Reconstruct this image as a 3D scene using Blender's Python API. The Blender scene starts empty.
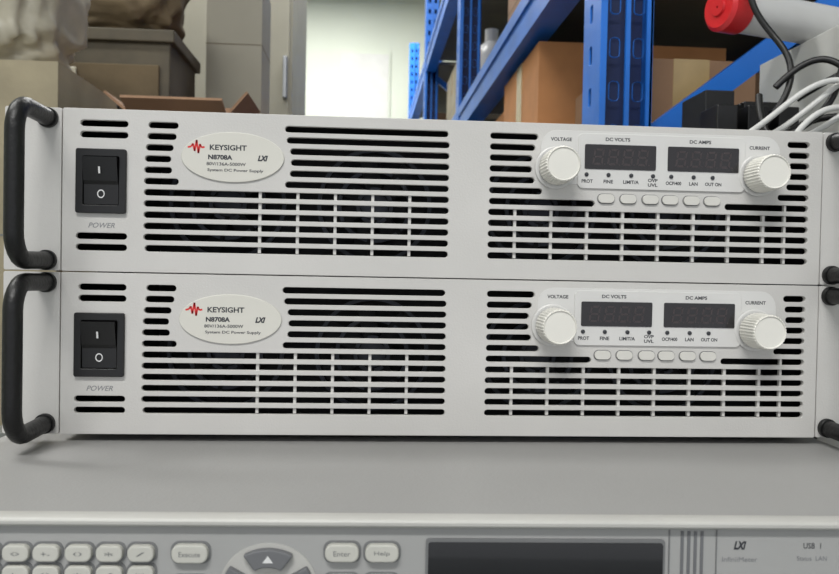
import bpy, bmesh, math, random
from mathutils import Matrix, Vector, noise
random.seed(4)
S=bpy.context.scene
COL=bpy.context.collection
def lin(c):
    return tuple(((x/255)/12.92 if x/255<=.04045 else ((x/255+.055)/1.055)**2.4) for x in c)
def mat(name,rgb,rough=.5,metal=0,var=.0,nscale=20,bump=0,bscale=200,emit=None,es=0,spec=.5,coat=0):
    m=bpy.data.materials.new(name); m.use_nodes=True; nt=m.node_tree; b=nt.nodes['Principled BSDF']
    c=lin(rgb)+(1,)
    b.inputs['Base Color'].default_value=c; b.inputs['Roughness'].default_value=rough; b.inputs['Metallic'].default_value=metal
    b.inputs['Specular IOR Level'].default_value=spec; b.inputs['Coat Weight'].default_value=coat
    tc=nt.nodes.new('ShaderNodeTexCoord')
    if var>0:
        n=nt.nodes.new('ShaderNodeTexNoise'); n.inputs['Scale'].default_value=nscale; n.inputs['Detail'].default_value=5
        r=nt.nodes.new('ShaderNodeValToRGB'); r.color_ramp.elements[0].position=.3; r.color_ramp.elements[1].position=.7
        r.color_ramp.elements[0].color=tuple(x*(1-var) for x in c[:3])+(1,); r.color_ramp.elements[1].color=tuple(min(1,x*(1+var)) for x in c[:3])+(1,)
        nt.links.new(tc.outputs['Object'],n.inputs['Vector']); nt.links.new(n.outputs['Fac'],r.inputs['Fac']); nt.links.new(r.outputs['Color'],b.inputs['Base Color'])
    if bump>0:
        n=nt.nodes.new('ShaderNodeTexNoise'); n.inputs['Scale'].default_value=bscale
        bp=nt.nodes.new('ShaderNodeBump'); bp.inputs['Strength'].default_value=bump; bp.inputs['Distance'].default_value=.001
        nt.links.new(tc.outputs['Object'],n.inputs['Vector']); nt.links.new(n.outputs['Fac'],bp.inputs['Height']); nt.links.new(bp.outputs['Normal'],b.inputs['Normal'])
    if emit:
        b.inputs['Emission Color'].default_value=lin(emit)+(1,); b.inputs['Emission Strength'].default_value=es
    return m
M=dict(
 panel=mat('painted_panel',(198,196,193),.5,var=.045,nscale=14,bump=.12,bscale=900),
 overlay=mat('overlay_film',(209,208,206),.35,var=.015,nscale=30),
 logo=mat('logo_plate',(208,206,198),.35,var=.02,nscale=30),
 cover=mat('sheet_cover',(194,193,190),.5,var=.03,nscale=6),
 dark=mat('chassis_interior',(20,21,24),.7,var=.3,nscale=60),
 inner=mat('interior_parts',(56,60,70),.55,var=.3,nscale=80),
 blk=mat('black_plastic',(14,14,15),.35,var=.15,nscale=80),
 handle=mat('black_handle_paint',(13,13,14),.42,bump=.25,bscale=500,spec=.4),
 knob=mat('knob_plastic',(224,222,215),.4,var=.02,nscale=40),
 btn=mat('button_rubber',(208,206,200),.5,var=.02,nscale=90),
 ink=mat('label_ink',(48,50,56),.6,var=.1,nscale=90),
 faint=mat('label_faint',(126,127,130),.6,var=.1,nscale=90),
 red=mat('logo_red',(214,50,50),.5,var=.05,nscale=90),
 white=mat('white_ink',(215,215,215),.5,var=.05,nscale=90),
 glass=mat('display_window',(28,25,28),.2,var=.1,nscale=50,coat=.2),
 seg=mat('display_segments',(58,50,52),.4,var=.08,nscale=200),
 line=mat('seam_line',(112,113,114),.6,var=.05,nscale=90),
 itop=mat('instrument_cover',(146,145,144),.5,var=.06,nscale=5,bump=.15,bscale=700),
 ibez=mat('instrument_bezel',(180,179,175),.45,var=.03,nscale=20),
 ipan=mat('instrument_panel',(158,158,157),.5,var=.03,nscale=20),
 key=mat('key_plastic',(188,187,180),.45,var=.03,nscale=60),
 dkey=mat('dark_key',(104,105,108),.5,var=.05,nscale=60),
 screen=mat('lcd_screen',(12,13,16),.12,var=.1,nscale=20,coat=.4),
 blue=mat('blue_rack_paint',(24,108,204),.4,var=.12,nscale=12,bump=.1,bscale=200),
 hole_shade=mat('post_hollow_shade',(10,34,80),.6,var=.2,nscale=20),  # rack blue darkened, puts shade inside the posts into the colour
 deck=mat('shelf_deck',(98,90,76),.7,var=.15,nscale=8),
 card=mat('cardboard',(192,134,86),.85,var=.12,nscale=14,bump=.3,bscale=80),
 card2=mat('cardboard_grey',(146,114,88),.85,var=.12,nscale=10,bump=.3,bscale=80),
 card3=mat('cardboard_dark',(98,84,62),.85,var=.25,nscale=10,bump=.3,bscale=80),
 tape=mat('packing_tape',(176,150,104),.25,var=.08,nscale=30),
 foam=mat('white_foam',(150,140,116),.8,var=.16,nscale=12,bump=.3,bscale=120),
 pale=mat('pale_plastic_bag',(172,166,148),.4,var=.2,nscale=16,bump=.5,bscale=60),
 wbox=mat('white_box',(196,196,192),.6,var=.05,nscale=12),
 olive=mat('olive_casing',(78,70,54),.6,var=.3,nscale=14),
 beige=mat('beige_panel',(146,142,127),.6,var=.09,nscale=5),
 wall=mat('wall_paint',(200,205,192),.8,var=.03,nscale=3),
 ceil=mat('ceiling_paint',(215,215,210),.9,var=.03,nscale=3),
 floor=mat('floor_epoxy',(120,124,122),.4,var=.08,nscale=4),
 bench=mat('bench_laminate',(120,122,118),.45,var=.08,nscale=8),
 steel=mat('steel_leg',(140,142,145),.4,metal=.6,var=.05,nscale=20),
 redcap=mat('red_cap',(196,26,34),.35,var=.08,nscale=30),
 wtube=mat('white_tube',(200,200,200),.3,var=.03,nscale=30),
 bcab=mat('black_cable',(14,14,15),.45,var=.2,nscale=60),
 wcab=mat('white_cable',(196,196,194),.4,var=.05,nscale=60),
 yel=mat('yellow_label',(214,180,40),.5,var=.05,nscale=60),
 tubel=mat('lamp_tube',(255,255,255),.5,emit=(255,255,250),es=6,var=0),
)
class MB:
    def __init__(s): s.v=[];s.f=[];s.m=[];s.mats=[]
    def mi(s,m):
        if m not in s.mats: s.mats.append(m)
        return s.mats.index(m)
    def add(s,vs,fs,m,T=None):
        o=len(s.v); k=s.mi(m)
        for v in vs: s.v.append(tuple(T@Vector(v)) if T else tuple(v))
        for f in fs: s.f.append([o+i for i in f]); s.m.append(k)
    def box(s,x0,x1,y0,y1,z0,z1,m,T=None):
        s.add([(x0,y0,z0),(x1,y0,z0),(x1,y1,z0),(x0,y1,z0),(x0,y0,z1),(x1,y0,z1),(x1,y1,z1),(x0,y1,z1)],
          [(0,3,2,1),(4,5,6,7),(0,1,5,4),(1,2,6,5),(2,3,7,6),(3,0,4,7)],m,T)
    def prism(s,pts,y0,y1,m,T=None):
        n=len(pts)
        vs=[(x,y0,z) for x,z in pts]+[(x,y1,z) for x,z in pts]
        fs=[tuple(range(n)),tuple(range(2*n-1,n-1,-1))]+[(i,i+n,(i+1)%n+n,(i+1)%n) for i in range(n)]
        s.add(vs,fs,m,T)
    def lathe(s,cx,cz,prof,m,n=48,flute=0,T=None,cap0=False):
        vs=[];fs=[]
        for r,y,fl in prof:
            for i in range(n):
                a=2*math.pi*i/n; rr=r*(1-(flute if (fl and i%2) else 0)); vs.append((cx+rr*math.cos(a),y,cz+rr*math.sin(a)))
        for k in range(len(prof)-1):
            for i in range(n):
                j=(i+1)%n; fs.append((k*n+i,(k+1)*n+i,(k+1)*n+j,k*n+j))
        fs.append(tuple((len(prof)-1)*n+i for i in range(n)))
        if cap0: fs.append(tuple(reversed(range(n))))
        s.add(vs,fs,m,T)
    def obj(s,name,parent=None,scale=1,bevel=0,smooth=False,loc=None,rot=None):
        me=bpy.data.meshes.new(name); me.from_pydata([tuple(c*scale for c in v) for v in s.v],[],s.f)
        for m in s.mats: me.materials.append(M[m])
        for p,k in zip(me.polygons,s.m): p.material_index=k
        bm=bmesh.new(); bm.from_mesh(me); bmesh.ops.recalc_face_normals(bm,faces=bm.faces); bm.to_mesh(me); bm.free()
        o=bpy.data.objects.new(name,me); COL.objects.link(o)
        if parent: o.parent=parent
        if loc: o.location=loc
        if rot: o.rotation_euler=rot
        if bevel:
            b=o.modifiers.new('bev','BEVEL'); b.width=bevel; b.segments=2; b.limit_method='ANGLE'; b.angle_limit=math.radians(40)
        if smooth:
            for p in me.polygons: p.use_smooth=True
            try: me.set_sharp_from_angle(angle=math.radians(35))
            except Exception: pass
        return o
def empty(name,loc=(0,0,0)):
    e=bpy.data.objects.new(name,None); e.location=loc; e.empty_display_size=.05; COL.objects.link(e); return e
def stad(x0,x1,z,h,n=5):
    r=h/2; p=[]
    for i in range(n+1):
        a=math.pi/2+math.pi*i/n; p.append((x0+r+r*math.cos(a),z+r*math.sin(a)))
    for i in range(n+1):
        a=-math.pi/2+math.pi*i/n; p.append((x1-r+r*math.cos(a),z+r*math.sin(a)))
    return p
def rrect(x0,x1,z0,z1,r,n=5):
    p=[]
    for cx,cz,a0 in ((x1-r,z1-r,0),(x0+r,z1-r,90),(x0+r,z0+r,180),(x1-r,z0+r,270)):
        for i in range(n+1):
            a=math.radians(a0+90*i/n); p.append((cx+r*math.cos(a),cz+r*math.sin(a)))
    return p
def ell(cx,cz,a,b,n=48): return [(cx+a*math.cos(2*math.pi*i/n),cz+b*math.sin(2*math.pi*i/n)) for i in range(n)]
def eval_mesh(o):
    bpy.context.view_layer.update()
    dg=bpy.context.evaluated_depsgraph_get(); me=bpy.data.meshes.new_from_object(o.evaluated_get(dg)); return me
def plate(name,loops,y0,th,m,parent,scale=.001,bev=.15,T=None):
    cu=bpy.data.curves.new(name,'CURVE'); cu.dimensions='2D'; cu.fill_mode='BOTH'
    for L in loops:
        sp=cu.splines.new('POLY'); sp.points.add(len(L)-1); sp.use_cyclic_u=True
        for p,(x,z) in zip(sp.points,L): p.co=(x,z,0,1)
    cu.extrude=th/2-bev; cu.bevel_depth=bev; cu.bevel_resolution=1; cu.offset=-bev
    o=bpy.data.objects.new(name,cu); COL.objects.link(o); me=eval_mesh(o); bpy.data.objects.remove(o)
    for v in me.vertices:
        x,y,z=v.co; p=Vector((x,y0+th/2-z,y))*scale; v.co=(T@p) if T else p
    me.materials.clear(); me.materials.append(M[m])
    o=bpy.data.objects.new(name,me); COL.objects.link(o)
    if parent: o.parent=parent
    return o
def text(mb,s,cx,cz,h,w,y,m,shear=0,bold=0):
    cu=bpy.data.curves.new('t','FONT'); cu.body=s; cu.size=1; cu.shear=shear; cu.offset=bold; cu.resolution_u=3
    o=bpy.data.objects.new('t',cu); COL.objects.link(o); me=eval_mesh(o); bpy.data.objects.remove(o)
    xs=[v.co.x for v in me.vertices]; ys=[v.co.y for v in me.vertices]
    sx=w/(max(xs)-min(xs)); sy=h/(max(ys)-min(ys)); mx=(max(xs)+min(xs))/2; my=(max(ys)+min(ys))/2
    mb.add([(cx+(v.co.x-mx)*sx,y,cz+(v.co.y-my)*sy) for v in me.vertices],[tuple(p.vertices) for p in me.polygons],m)
def tube(name,pts,r,m,parent=None,smooth=True,scale=1,res=4):
    cu=bpy.data.curves.new(name,'CURVE'); cu.dimensions='3D'; cu.bevel_depth=r; cu.bevel_resolution=res; cu.use_fill_caps=True
    if smooth:
        sp=cu.splines.new('NURBS'); sp.order_u=4; sp.use_endpoint_u=True
    else: sp=cu.splines.new('POLY')
    sp.points.add(len(pts)-1)
    for p,c in zip(sp.points,pts): p.co=(c[0],c[1],c[2],1)
    sp.resolution_u=8
    if smooth: sp.order_u=4
    o=bpy.data.objects.new(name,cu); COL.objects.link(o); me=eval_mesh(o); bpy.data.objects.remove(o)
    for v in me.vertices: v.co*=scale
    for p in me.polygons: p.use_smooth=True
    me.materials.clear(); me.materials.append(M[m])
    o=bpy.data.objects.new(name,me); COL.objects.link(o)
    if parent: o.parent=parent
    return o

# ------------------------------------------------------------------ power supply
def slots():
    L=[]; z=lambda i:79.9-6.05*i; h=3.5
    for i in (0,1,10,11): L.append(stad(9.2 if i<2 else 7.5,34.5,z(i),h))
    lf=[(45,61),(44.5,60),(43.8,58.5),(43.3,57.3),(43,57.8),(43,61.5)]; rt=[118,119,121,121.5,121,118.5]
    for i in range(6):
        L.append(stad(lf[i][0],lf[i][1],z(i),h)); L.append(stad(rt[i],208.5-(.8 if i==0 else 0),z(i),h))
    for i in range(6,12): L.append(stad(43+(.8 if i==11 else 0),208.7,z(i),h))
    for i in range(5):
        L.append(stad(231,(258,256.5,255,255,256.5)[i],z(i),h)); L.append(stad((402,403,403.5,403,402)[i],415.3,z(i),h))
    L.append(stad(231,261,z(5),h)); L.append(stad(397,415.3,z(5),h))
    L.append(stad(231,291,z(6),h)); L.append(stad(366,415.3,z(6),h))
    for i in range(7,12): L.append(stad(230.7,415.5,z(i),h))
    return L
def build_psu():
    e=empty('rack_power_supply')
    holes=slots(); holes.append(rrect(8.6,33.2,32.6,65.4,1))
    plate('front_panel',[rrect(.2,422.8,.3,87.7,.8)]+holes,0,3,'panel',e,bev=.2)
    b=MB(); b.box(.6,422.4,60,425,.6,87.4,'cover')
    b.box(.6,1.6,2.9,60,.6,87.4,'cover'); b.box(421.4,422.4,2.9,60,.6,87.4,'cover')
    b.box(.6,422.4,2.9,60,.6,1.6,'cover'); b.box(.6,422.4,2.9,60,86.4,87.4,'cover')
    for x in (20,400):
        for y in (30,390): b.box(x-8,x+8,y-8,y+8,-3,.6,'blk')
    b.obj('chassis',e,.001)
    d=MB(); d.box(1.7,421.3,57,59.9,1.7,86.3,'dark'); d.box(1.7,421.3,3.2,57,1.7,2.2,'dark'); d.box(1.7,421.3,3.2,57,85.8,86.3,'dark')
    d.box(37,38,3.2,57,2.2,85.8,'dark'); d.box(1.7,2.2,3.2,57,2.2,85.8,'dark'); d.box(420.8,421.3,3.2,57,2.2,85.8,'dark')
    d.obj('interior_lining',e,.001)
    f=MB()
    for cx in (82,168,268,345):
        n=28
        for rr in (34,22,11):
            vs=[];fs=[]
            for i in range(n):
                a=2*math.pi*i/n
                for r_,y_ in ((rr,34),(rr-2.2,34),(rr-2.2,37),(rr,37)): vs.append((cx+r_*math.cos(a),y_,42+r_*math.sin(a)))
            for i in range(n):
                j=(i+1)%n
                for k in range(4): fs.append((i*4+k,j*4+k,j*4+(k+1)%4,i*4+(k+1)%4))
            f.add(vs,fs,'inner')
        for k in range(7):
            a=2*math.pi*k/7
            T=Matrix.Translation((cx,40,42))@Matrix.Rotation(a,4,'Y')@Matrix.Rotation(.5,4,'X')
            f.box(8,30,-5,-4,-5,6,'dark',T)
        f.lathe(cx,42,[(9,50,0),(9,38,0)],'inner',24)
    f.obj('cooling_fans',e,.001)
    r=MB()
    for x in (105,125.5,146,166.5,187): r.box(x-.8,x+.8,1.2,3.4,12,47,'panel')
    for x in (246,266.5,287,307.5,328,348.5,369,389.5,): r.box(x-.8,x+.8,1.2,3.4,12,41,'panel')
    r.box(401.5,402.8,1.2,3.4,12,48,'panel')
    r.obj('grille_ribs',e,.001)
    plate('logo_plate',[ell(90.3,63.6,27.6,13.6)],-.9,.9,'logo',e,bev=.3)
    plate('control_overlay',[rrect(259.5,397.5,54,84,9)],-.3,.3,'overlay',e,bev=.1)
    plate('display_bezel',[rrect(280.5,377,51.9,82.7,3)],-1.0,.8,'overlay',e,bev=.25)
    w=MB()
    for x0,x1 in ((284.3,325),(331.8,373)):
        w.prism(rrect(x0,x1,62.8,76.6,.8),-1.35,-.9,'glass')
        n=4; pw=(x1-x0-7)/n
        for k in range(n):
            cx=x0+3.5+pw*(k+.5); cz=69.7; hw=2.9; hh=4.6; t=.9; sh=.14
            def q(px,pz): return (cx+px+sh*pz,cz+pz)
            segs=[[(-hw+t,hh),(hw-t,hh),(hw-t*1.6,hh-t*1.3),(-hw+t*1.6,hh-t*1.3)],[(-hw+t,-hh),(hw-t,-hh),(hw-t*1.6,-hh+t*1.3),(-hw+t*1.6,-hh+t*1.3)],
                  [(-hw+t,.5),(hw-t,.5),(hw-t,-.5),(-hw+t,-.5)]]
            for sx in (-1,1):
                for sz in (-1,1): segs.append([(sx*hw,sz*.5),(sx*hw,sz*(hh-.3)),(sx*(hw-1),sz*(hh-1.3)),(sx*(hw-1),sz*.8)])
            for sg in segs: w.add([(q(*p)[0],-1.4,q(*p)[1]) for p in sg],[(0,1,2,3)],'seg')
            w.add([(cx+3.6+dx,-1.4,cz-4.2+dz) for dx,dz in ((-.4,-.4),(.4,-.4),(.4,.4),(-.4,.4))],[(0,1,2,3)],'seg')
    led=[285.5,298,311,323.5,334,347,358]
    for x in led: w.lathe(x,59.7,[(1.15,-.9,0),(1.15,-1.5,0),(.6,-1.8,0)],'ink',14)
    w.obj('display_windows',e,.001)
    t=MB(); Y=-1.05
    text(t,'DC VOLTS',303,79.6,2.0,14,Y,'ink',bold=.03); text(t,'DC AMPS',350.5,79.6,2.0,12.5,Y,'ink',bold=.03)
    text(t,'VOLTAGE',271,79,2.0,12,-.35,'ink',bold=.03); text(t,'CURRENT',385.5,77.4,2.0,12,-.35,'ink',bold=.03)
    for s,x,wd in (('PROT',286,6.4),('FINE',298,5.4),('LIMIT/A',311,9),('OVP\nUVL',323.5,5.6),('OCP/400',335.5,9),('LAN',347,5),('OUT ON',358.5,9.5)):
        if '\n' in s:
            a,b_=s.split('\n'); text(t,a,x,57.3,1.9,wd,Y,'ink',bold=.03); text(t,b_,x,54.7,1.9,wd,Y,'ink',bold=.03)
        else: text(t,s,x,56.0,2.0,wd,Y,'ink',bold=.03)
    text(t,'KEYSIGHT',87.8,68.7,3.0,19.8,-.95,'ink',bold=.03)
    text(t,'N8708A',83.6,63.4,2.7,13,-.95,'ink',bold=.045); text(t,'LXI',106.4,63.4,3.1,5.6,-.95,'ink',shear=.3,bold=.06)
    text(t,'80V/136A-5000W',86.8,59.8,1.8,21,-.95,'ink',bold=.02)
    text(t,'System DC Power Supply',91.8,56.3,2.0,30,-.95,'ink',bold=.02)
    z=[(65.8,69.2),(67.6,69.6),(68.6,71.2),(69.5,67.2),(70.5,73.2),(71.5,66.1),(72.3,71),(73.1,69.2),(74.8,69.5)]
    z=[(a+.4,b_-.8) for a,b_ in z]
    for (a,b_),(c,d_) in zip(z,z[1:]):
        dx,dz=c-a,d_-b_; l=math.hypot(dx,dz); nx,nz=-dz/l*.5,dx/l*.5
        t.add([(a+nx,-.95,b_+nz),(a-nx,-.95,b_-nz),(c-nx,-.95,d_-nz),(c+nx,-.95,d_+nz)],[(0,1,2,3)],'red')
    text(t,'POWER',21,25.2,2.8,14,-.06,'faint',shear=.3,bold=.01)
    t.obj('panel_labels',e,.001)
    for i,(x,zc) in enumerate(((268.2,63.0),(385.2,61.8))):
        k=MB(); k.lathe(x,zc,[(11.8,-.2,0),(11.8,-1.2,0),(11.2,-1.5,0)],'overlay',48)
        k.lathe(x,zc,[(8.8,-1.4,0),(8.8,-2.8,0)],'line',40)  # grey neck, its colour stands in for the shadow ring under the knob
        k.lathe(x,zc,[(10.1,-2.6,1),(10.1,-3.2,1),(9.8,-17.5,1),(9.4,-18.4,1),(8.9,-18.7,0),(8.5,-18.4,0),(8.3,-18.0,0)],'knob',72,.045)
        k.obj('knob_%d'%(i+1),e,.001)
    bt=MB()
    for x in (297.2,309.8,322.6,334,346.4,358.3):
        bt.prism(rrect(x-5.1,x+5.1,43.6,49.4,2.8),-.25,0,'line')
        bt.prism(rrect(x-4.6,x+4.6,44.1,49.0,2.4),-1.3,0,'btn')
    bt.obj('push_buttons',e,.001,bevel=.0003)
    s=MB()
    plate('switch_bezel',[rrect(7.6,34,31.6,66.1,1.2),rrect(11.5,30.3,36,62,.6)],-2,5,'blk',e,bev=.3)
    pr=[(3,61.8),(-5.2,61.4),(-2.2,49),(-1.2,47),(-.9,36.4),(3,36.2)]
    vs=[(x,y,z_) for x in (11.9,29.9) for y,z_ in pr]
    s.add(vs,[tuple(range(6)),tuple(range(11,5,-1))]+[(i,(i+1)%6,(i+1)%6+6,i+6) for i in range(6)],'blk')
    s.box(11,31,3,12,35,63,'blk')
    s.add([(20.4,-4.3,52.6),(21.4,-4.3,52.6),(21.4,-5.1,56.2),(20.4,-5.1,56.2)],[(0,1,2,3)],'white')
    ring=[];nn=20
    for i in range(nn):
        a=2*math.pi*i/nn
        for rr in (2.3,1.7): ring.append((20.9+rr*.85*math.cos(a),-1.35,42+rr*math.sin(a)))
    s.add(ring,[(2*i,2*i+1,(2*i+3)%(2*nn),(2*i+2)%(2*nn)) for i in range(nn)],'white')
    s.obj('rocker_switch',e,.001)
    for nm,x0,x1,xh in (('left',-30,-.5,-7.5),('right',423.5,453,430)):
        plate('ear_'+nm,[rrect(x0,x1,.4,87.6,1)],.3,3,'panel',e,bev=.2)
        hp=[(xh,0,82),(xh,-12,82.3)]
        for i in range(7):
            a=math.radians(90*i/6); hp.append((xh,-27-14*math.sin(a),82.5-14+14*math.cos(a)))
        for i in range(7):
            a=math.radians(90*i/6); hp.append((xh,-27-14*math.cos(a),19.5-14*math.sin(a)))
        hp+= [(xh,-12,5.7),(xh,0,6)]
        tube('handle_'+nm,hp,4.6,'handle',e,scale=.001,smooth=False,res=6)
        c=MB()
        for zc in (82,6): c.lathe(xh,zc,[(5.4,.3,0),(5.4,-2,0),(4.9,-2.6,0)],'handle',28)
        c.obj('handle_ferrules_'+nm,e,.001)
    return e
def dup(e,loc):
    n=bpy.data.objects.new(e.name,None); COL.objects.link(n); n.location=loc; n.empty_display_size=.05
    for c in list(e.children):
        o=c.copy(); COL.objects.link(o); o.parent=n
    return n
psu=build_psu(); Z0=1.046
psu.location=(0,0,Z0)
dup(psu,(0,0,Z0+.088))

# ------------------------------------------------------------------ lower bench instrument
inst=empty('bench_test_instrument',(.2,0,.91))
inst.rotation_euler=(0,0,math.radians(-1.5))
X0,X1=-238,236; YF=-141; H=133
b=MB(); b.box(X0+2,X1-2,YF+9,300,2,H-.8,'itop'); 
for x in (X0+40,X1-40):
    for y in (YF+40,260): b.box(x-14,x+14,y-14,y+14,-10,2,'blk')
b.obj('cover',inst,.001,bevel=.0015)
plate('bezel_frame',[rrect(X0,X1,0,H,5),rrect(X0+6,X1-6,5,H-3.2,3)],YF,10,'ibez',inst,bev=1.1)
p=MB(); p.box(X0+5,X1-5,YF+3,YF+9.5,4,H-2.5,'ipan'); p.obj('front_panel',inst,.001)
kx=lambda X:X*1000-200+4.6+(X-.0335)/.2425*3
ks=MB(); kr=MB()
def key(x,z,w,h,m='key'):
    ks.prism(rrect(x-w/2,x+w/2,z-h/2,z+h/2,h*.42),YF+.2,YF+3.5,m); kr.prism(rrect(x-w/2-.8,x+w/2+.8,z-h/2-.8,z+h/2+.8,h*.46),YF+2.6,YF+3.2,'line')
KX=(.0225,.0335,.0445,.0562,.0675,.079)
for r in range(5):
    for X in KX: key(kx(X),H-13.5-7.8*r,9.8,6.2)
for zz in (13.5,26,38): key(kx(.097),H-zz,13.5,7)
for r in range(4):
    key(kx(.1535),H-13-12*r,12.8,6.8); key(kx(.1685),H-13-12*r,12.8,6.8)
cx=kx(.126); cz=H-26.5
def sector(a0,a1,r0,r1,m):
    n=10; pts=[(cx+1.15*r1*math.cos(math.radians(a0+(a1-a0)*i/n)),cz+r1*math.sin(math.radians(a0+(a1-a0)*i/n))) for i in range(n+1)]
    pts+=[(cx+1.15*r0*math.cos(math.radians(a1+(a0-a1)*i/n)),cz+r0*math.sin(math.radians(a1+(a0-a1)*i/n))) for i in range(n+1)]
    ks.prism(pts,YF-.2,YF+3.5,m)
for a in (90,0,180,270): sector(a-33,a+33,8,15,'dkey')
kr.prism(ell(cx,cz,18.5,16.6),YF+2.5,YF+3.2,'ibez')
ks.prism(ell(cx,cz,5.5,5),YF-.2,YF+3.5,'key')
ks.add([(cx-2,YF-.25,cz+10),(cx+2,YF-.25,cz+10),(cx,YF-.25,cz+12.8)],[(0,1,2)],'white')
ks.obj('keypad',inst,.001,bevel=.0006); kr.obj('key_wells',inst,.001)
s=MB(); s.prism(rrect(kx(.186)-1,kx(.276)+1,H-74,H-7.6,1.5),YF+2.2,YF+3.2,'line'); s.prism(rrect(kx(.186),kx(.276),H-72.5,H-9,1),YF+1.6,YF+3,'screen'); s.obj('lcd_display',inst,.001)
v=MB()
for i in range(4): v.box(kx(.2838)+i*2.6-.6,kx(.2838)+i*2.6+.6,YF+2.7,YF+3.3,20,H-4.5,'dkey')
v.box(kx(.297),kx(.2974),YF+2.6,YF+3.2,6,H-4,'line'); v.box(kx(.2785),kx(.279),YF+2.6,YF+3.2,6,H-4,'line')
v.obj('panel_grooves',inst,.001)
t=MB()
text(t,'LXI',kx(.3065),H-10,3.3,5,YF+2.85,'ink',shear=.3,bold=.05); text(t,'InfiniiMeter',kx(.3065),H-15.5,1.9,14,YF+2.85,'faint'); text(t,'USB  1',kx(.335),H-10,2.2,7,YF+2.85,'ink'); text(t,'Status  LAN',kx(.335),H-15,1.8,12,YF+2.85,'faint')
text(t,'Execute',kx(.097),H-13.5,1.9,8,YF+.1,'line'); text(t,'Enter',kx(.1535),H-13,1.9,6.4,YF+.1,'line'); text(t,'Help',kx(.1685),H-13,1.9,6,YF+.1,'line')
for r in range(4):
    for i,X in enumerate(KX): text(t,('(=)','<>','+-','()','*','/')[(r+i)%6],kx(X),H-13.5-7.8*r,1.5,3.2,YF+.1,'line')
t.obj('panel_labels',inst,.001)

# ------------------------------------------------------------------ furniture and room
b=MB(); b.box(-.6,1.15,-.32,.45,.865,.90,'bench')
for x in (-.56,1.07):
    for y in (-.28,.37): b.box(x,x+.04,y,y+.04,0,.865,'steel')
b.box(-.56,1.11,.37,.41,.2,.24,'steel')
b.obj('workbench',bevel=.002)
b=MB(); b.box(-1.5,.12,.72,1.75,.865,.90,'bench')
for x in (-1.47,.05):
    for y in (.75,1.67): b.box(x,x+.04,y,y+.04,0,.865,'steel')
b.obj('side_table',bevel=.002)
def carton(name,x,y,z,w,d,h,m='card',open_=False,tape=True):
    c=MB(); T=Matrix.Identity(4)
    if not open_:
        c.box(-w/2,w/2,-d/2,d/2,0,h,m,T)
        c.box(-w/2-.0006,w/2+.0006,-d/2-.0006,d/2+.0006,h*.52,h*.525,'card3' if m!='foam' else 'line',T)
        if tape:
            c.box(-.025,.025,-d/2-.0008,d/2+.0008,h*.75,h+.0006,'tape',T)
            c.box(-w/2-.001,-w/2+.01,-.025,.025,h*.72,h+.0006,'tape',T)
    else:
        t_=.004
        c.box(-w/2,w/2,-d/2,d/2,0,t_,m,T)
        c.box(-w/2,-w/2+t_,-d/2,d/2,0,h,m,T); c.box(w/2-t_,w/2,-d/2,d/2,0,h,m,T); c.box(-w/2,w/2,-d/2,-d/2+t_,0,h,m,T); c.box(-w/2,w/2,d/2-t_,d/2,0,h,m,T)
        for sx,a in ((-1,-50),(1,40)):
            F=T@Matrix.Translation((sx*w/2,0,h))@Matrix.Rotation(math.radians(a),4,'Y')
            c.box(-.002,.002,-d/2,d/2,0,w*.32,m,F)
        for sy,a in ((-1,70),(1,-20)):
            F=T@Matrix.Translation((0,sy*d/2,h))@Matrix.Rotation(math.radians(a),4,'X')
            c.box(-w/2,w/2,-.002,.002,0,w*.3,m,F)
    return c.obj(name,loc=(x,y,z))
def bag(name,x,y,z,w,d,h,m,seed):
    bm=bmesh.new(); bmesh.ops.create_icosphere(bm,subdivisions=5,radius=1)
    for v in bm.verts:
        p=v.co.copy(); q=Vector([math.copysign(abs(c)**.6,c) for c in p])
        n=noise.fractal(p*2.2+Vector((seed,0,0)),1,2,4)*.16+noise.ridged_multi_fractal(p*3+Vector((0,seed,0)),1,2,3,1,2)*.035
        q*=1+n-.05; v.co=Vector((q.x*w/2,q.y*d/2,max(0,(q.z*.95+.9)*h/1.9)))
    me=bpy.data.meshes.new(name); bm.to_mesh(me); bm.free(); me.materials.append(M[m])
    for p in me.polygons: p.use_smooth=True
    o=bpy.data.objects.new(name,me); COL.objects.link(o); o.location=(x,y,z); return o
carton('foam_box',-.47,.91,.90,.36,.28,.535,'foam',tape=False)
bag('plastic_bag',-.49,.90,1.436,.34,.24,.22,'pale',3)
carton('open_cardboard_box',-.13,.90,.90,.15,.15,.475,'card2',open_=True)
carton('cardboard_box',-.36,1.33,.90,.26,.28,.30,'card3')
c=MB(); c.box(-.12,.12,-.12,.12,0,.40,'olive'); c.box(-.10,.10,-.126,-.12,.06,.34,'card3'); c.box(-.13,.13,-.13,.13,.385,.41,'olive')
for i in range(6): c.box(-.08,.08,-.131,-.126,.1+i*.03,.11+i*.03,'blk')
c.box(-.105,-.06,-.1315,-.126,.29,.33,'pale')
c.obj('equipment_case',loc=(-.355,1.33,1.202),bevel=.004)
bag('crumpled_sack',-.37,1.33,1.613,.26,.22,.20,'card3',7)
carton('cardboard_box',-.13,1.58,.90,.16,.2,.60,'card2',tape=True)
carton('cardboard_box',-.155,1.58,1.502,.13,.17,.32,'beige',tape=False)
carton('storage_carton',-.66,1.5,.90,.24,.3,.95,'olive',tape=False)
c=MB(); c.box(-1.15,-.11,2.5,3.15,.08,2.5,'beige'); c.box(-1.13,-.13,2.52,3.13,0,.08,'blk')
c.box(-1.14,-.635,2.482,2.5,.1,2.48,'beige'); c.box(-.625,-.12,2.482,2.5,.1,2.48,'beige')
for x in (-.66,-.14): c.box(x,x+.015,2.455,2.482,1.75,1.9,'steel')
c.obj('storage_cabinet',bevel=.003)
def slab(name,x0,x1,y0,y1,z0,z1,m): c=MB(); c.box(x0,x1,y0,y1,z0,z1,m); return c.obj(name)
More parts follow.
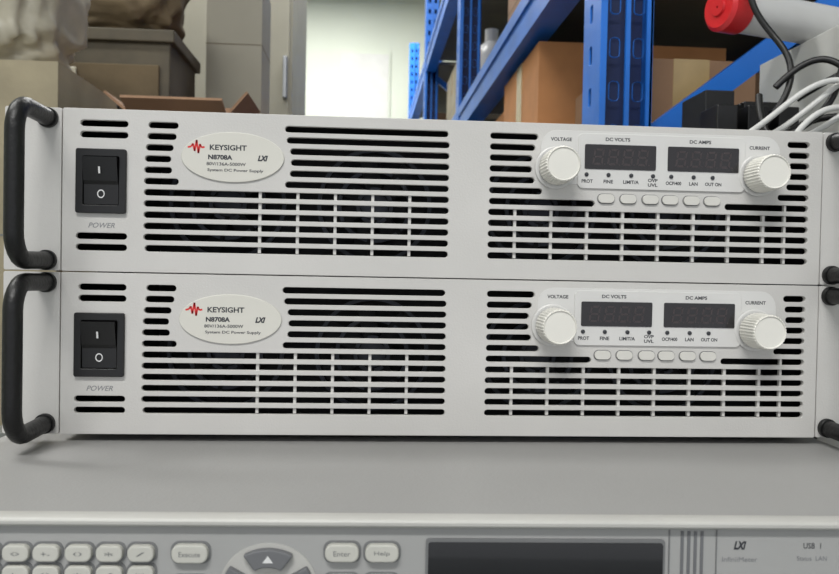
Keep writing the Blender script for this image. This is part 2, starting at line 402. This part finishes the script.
slab('floor',-3,3,-3,5.6,-.1,0,'floor'); slab('ceiling',-3,3,-3,5.6,3.2,3.3,'ceil')
slab('wall_back',-3,3,5.5,5.6,0,3.2,'wall'); slab('wall_left',-3.1,-3,-3,5.6,0,3.2,'wall'); slab('wall_right',3,3.1,-3,5.6,0,3.2,'wall')
c=MB(); c.box(-.05,.33,5.485,5.5,1.9,2.75,'wall'); c.box(-.035,.315,5.48,5.486,1.92,2.73,'wbox'); c.obj('wall_notice_board')
slab('baseboard_back',-3,3,5.48,5.5,0,.1,'beige')
# storage rack
rk=empty('storage_rack',(0,0,0))
XP=.43; W_=.062; YS=(.47,1.9,3.3,4.7); XB=.95
def post(i,x,y):
    holes=[]
    z=.04
    while z<2.55:
        for xx in (.017,.045): holes.append(rrect(xx-.0055,xx+.0055,z,z+.022,.004,3))
        z+=.05
    plate('post_front',[rrect(0,W_,0,2.6,.002,2)]+holes,0,.003,'blue',rk,scale=1,bev=.0004,T=Matrix.Translation((x,y,0)))
    holes=[]
    z=.04
    while z<2.55:
        holes.append(rrect(.026,.038,z,z+.022,.004,3)); z+=.05
    plate('post_side',[rrect(0,.07,0,2.6,.002,2)]+holes,0,.003,'blue',rk,scale=1,bev=.0004,T=Matrix.Translation((x,y+.073,0))@Matrix.Rotation(-math.pi/2,4,'Z'))
    c=MB(); c.box(x+.004,x+W_-.003,y+.03,y+.07,0,2.6,'hole_shade'); c.box(x-.01,x+W_+.01,y-.01,y+.08,0,.006,'blue'); c.box(x+W_-.003,x+W_,y,y+.07,0,2.6,'blue')  # solid dark blue block paints the shade seen through the post openings
    c.box(x+.0285,x+.0335,y-.005,y,0,2.6,'blue')
    c.obj('post_core',rk)
for i,y in enumerate(YS):
    post(i,XP,y); post(i,XB,y)
    c=MB()
    zz=.39 if i==0 else .35; k=0
    while zz<2.2:
        up=(k%2==0)
        a=(XP+.03,zz) ; b_=(XB+.03,zz+.40)
        if not up: a,b_=(XP+.03,zz+.40),(XB+.03,zz)
        dx,dz=b_[0]-a[0],b_[1]-a[1]; l=math.hypot(dx,dz); nx,nz=-dz/l*.013,dx/l*.013
        c.prism([(a[0]+nx,a[1]+nz),(a[0]-nx,a[1]-nz),(b_[0]-nx,b_[1]-nz),(b_[0]+nx,b_[1]+nz)],y+.03,y+.05,'blue')
        zz+=.44; k+=1
    c.obj('end_brace_%d'%(i+1),rk)
for z in (.15,1.0,1.60,2.12):
    c=MB()
    for y0,y1 in zip(YS,YS[1:]):
        for x in (XP+.004,XB+.01):
            c.box(x,x+.045,y0+.075,y1-.002,z-.05,z+.02,'blue'); c.box(x-.004,x,y0+.075,y1-.002,z-.005,z+.02,'blue')
        c.box(XP+.05,XB+.01,y0+.075,y1-.002,z+.005,z+.02,'deck')
    c.obj('shelf_level',rk)
SZ=1.0215
carton('cardboard_box',.60,.75,SZ,.18,.26,.41,'card2')
carton('cardboard_box',.82,.76,SZ,.2,.26,.37,'card3')
carton('cardboard_box',.62,1.09,SZ,.33,.34,.515,'card')
carton('cardboard_box',.885,1.10,SZ,.17,.32,.48,'card2')
carton('cardboard_box',.64,1.50,SZ,.34,.34,.48,'card')
carton('cardboard_box',.68,2.4,SZ,.34,.5,.45,'card2')
carton('cardboard_box',.68,3.7,SZ,.34,.5,.42,'foam')
U=1.6215
carton('cardboard_box',.69,.78,U,.36,.36,.40,'card3')
carton('cardboard_box',.68,1.3,U,.34,.5,.30,'card2')
carton('cardboard_box',.68,2.85,U,.34,.4,.34,'foam')
carton('cardboard_box',.68,4.1,U,.34,.6,.36,'card2')
def bottle(x,y,z,r,h):
    c=MB()
    c.lathe(0,0,[(r*.9,0,0),(r,-.01,0),(r,-h*.7,0),(r*.5,-h*.85,0),(r*.4,-h*.86,0),(r*.4,-h,0)],'wtube',28,T=Matrix.Rotation(-math.pi/2,4,'X'),cap0=True)
    return c.obj('plastic_bottle',smooth=True,loc=(x,y,z))
for x,y in ((.55,2.07),(.55,2.25),(.55,2.43),(.70,2.15)): bottle(x,y,U,.052,.28)

# right side items on the workbench
c=MB(); c.box(.60,.86,.24,.43,.90,1.376,'wbox'); c.box(.62,.84,.236,.24,.95,1.33,'ibez')
for i in range(5): c.box(.64,.82,.234,.2365,1.0+i*.02,1.008+i*.02,'line')
c.obj('tower_computer',bevel=.003)
c=MB(); c.box(.475,.585,.27,.42,.90,1.27,'blk'); c.box(.49,.57,.266,.272,.95,1.24,'dark')
for i in range(3): c.box(.49+i*.03,.51+i*.03,.29,.33,1.27,1.30,'blk')
c.box(.548,.572,.2655,.2675,1.235,1.262,'yel')
c.box(.50,.53,.34,.40,1.27,1.325,'dark'); c.box(.54,.58,.34,.40,1.27,1.315,'blk')
c.obj('power_adapter_block',bevel=.002)
c=MB()
c.lathe(0,0,[(.001,.014,0),(.008,.0142,0),(.009,.012,0),(.019,.0125,0),(.0225,.009,0),(.0225,-.012,0),(.018,-.014,0)],'redcap',36)
c.lathe(0,0,[(.015,-.012,0),(.0205,-.016,0),(.0205,-.24,0),(.016,-.245,0)],'wtube',36)
c.obj('sealant_tube',smooth=True,loc=(.512,.32,1.399),rot=(0,0,math.radians(108)))
cb=empty('cable_bundle')
W=lambda *p:tube('white_cable',p,.0025,'wcab',cb); B=lambda *p:tube('black_cable',p,.0030,'bcab',cb)
zt=1.2235
W((.47,.26,zt+.02),(.50,.22,1.25),(.54,.2,1.29),(.59,.2,1.33),(.66,.2,1.345),(.74,.2,1.34))
W((.44,.25,zt+.01),(.50,.21,1.24),(.56,.2,1.27),(.60,.2,1.32),(.63,.2,1.36),(.70,.2,1.37))
W((.50,.2,1.226),(.515,.19,1.27),(.55,.19,1.285),(.60,.19,1.27),(.66,.19,1.30),(.72,.19,1.31))
W((.55,.22,1.20),(.56,.19,1.25),(.59,.19,1.29),(.64,.19,1.28),(.70,.19,1.25))
W((.43,.24,zt+.006),(.48,.21,1.25),(.52,.2,1.30),(.57,.19,1.31),(.61,.19,1.25),(.68,.19,1.22))
B((.525,.290,1.46),(.515,.288,1.42),(.515,.285,1.39),(.54,.28,1.36),(.55,.26,1.33),(.53,.25,1.28),(.47,.25,zt+.01),(.43,.26,zt+.006))
B((.70,.225,1.39),(.62,.22,1.385),(.57,.21,1.35),(.56,.21,1.31),(.55,.21,1.27),(.48,.22,1.24),(.42,.24,zt+.006))
B((.72,.21,1.30),(.64,.21,1.29),(.60,.2,1.25),(.55,.2,1.24),(.47,.21,zt+.01),(.41,.22,zt+.006))
B((.53,.26,1.31),(.56,.25,1.345),(.585,.23,1.32),(.60,.22,1.28),(.64,.22,1.25),(.68,.22,1.15))
B((.55,.26,1.30),(.59,.23,1.33),(.64,.22,1.34),(.69,.22,1.31),(.72,.22,1.25))
B((.51,.25,1.30),(.50,.23,1.26),(.53,.22,1.24),(.58,.22,1.235),(.66,.22,1.22),(.72,.22,1.20))
B((.60,.21,1.22),(.61,.2,1.27),(.64,.2,1.33),(.65,.2,1.37),(.69,.2,1.40))
B((.54,.26,1.27),(.57,.23,1.29),(.61,.21,1.26),(.66,.21,1.27),(.72,.21,1.29))

# ------------------------------------------------------------------ lights
def lamp(x,y,p,sx=1.2,sy=.3):
    c=MB(); c.box(x-sx/2-.03,x+sx/2+.03,y-sy/2-.03,y+sy/2+.03,3.14,3.2,'steel'); c.box(x-sx/2,x+sx/2,y-sy/2,y+sy/2,3.13,3.145,'tubel'); c.obj('ceiling_light')
    l=bpy.data.lights.new('fluorescent','AREA'); l.shape='RECTANGLE'; l.size=sx; l.size_y=sy; l.energy=p; l.color=(1,.995,.97)
    o=bpy.data.objects.new('fluorescent_lamp',l); o.location=(x,y,3.12); COL.objects.link(o)
lamp(-.3,-1.6,58); lamp(-1.2,.4,26); lamp(0.0,2.2,34); lamp(-.2,4.3,72)
w=bpy.data.worlds.new('World'); S.world=w; w.use_nodes=True
w.node_tree.nodes['Background'].inputs['Color'].default_value=(.93,.955,1,1); w.node_tree.nodes['Background'].inputs['Strength'].default_value=.88
# ------------------------------------------------------------------ camera
cam=bpy.data.cameras.new('camera'); cam.sensor_width=36; cam.lens=800/839*36; cam.clip_start=.01
co=bpy.data.objects.new('camera',cam); COL.objects.link(co)
R=Matrix.Rotation(-.06961,3,'Z')@Matrix.Rotation(math.pi/2-.01917,3,'X')@Matrix.Rotation(.01923,3,'Z')
co.matrix_world=Matrix.Translation((.16237,-.4421,1.13752))@R.to_4x4()
cam.dof.use_dof=True; cam.dof.focus_distance=.46; cam.dof.aperture_fstop=22
S.camera=co
S.view_settings.view_transform='Standard'; S.view_settings.exposure=0
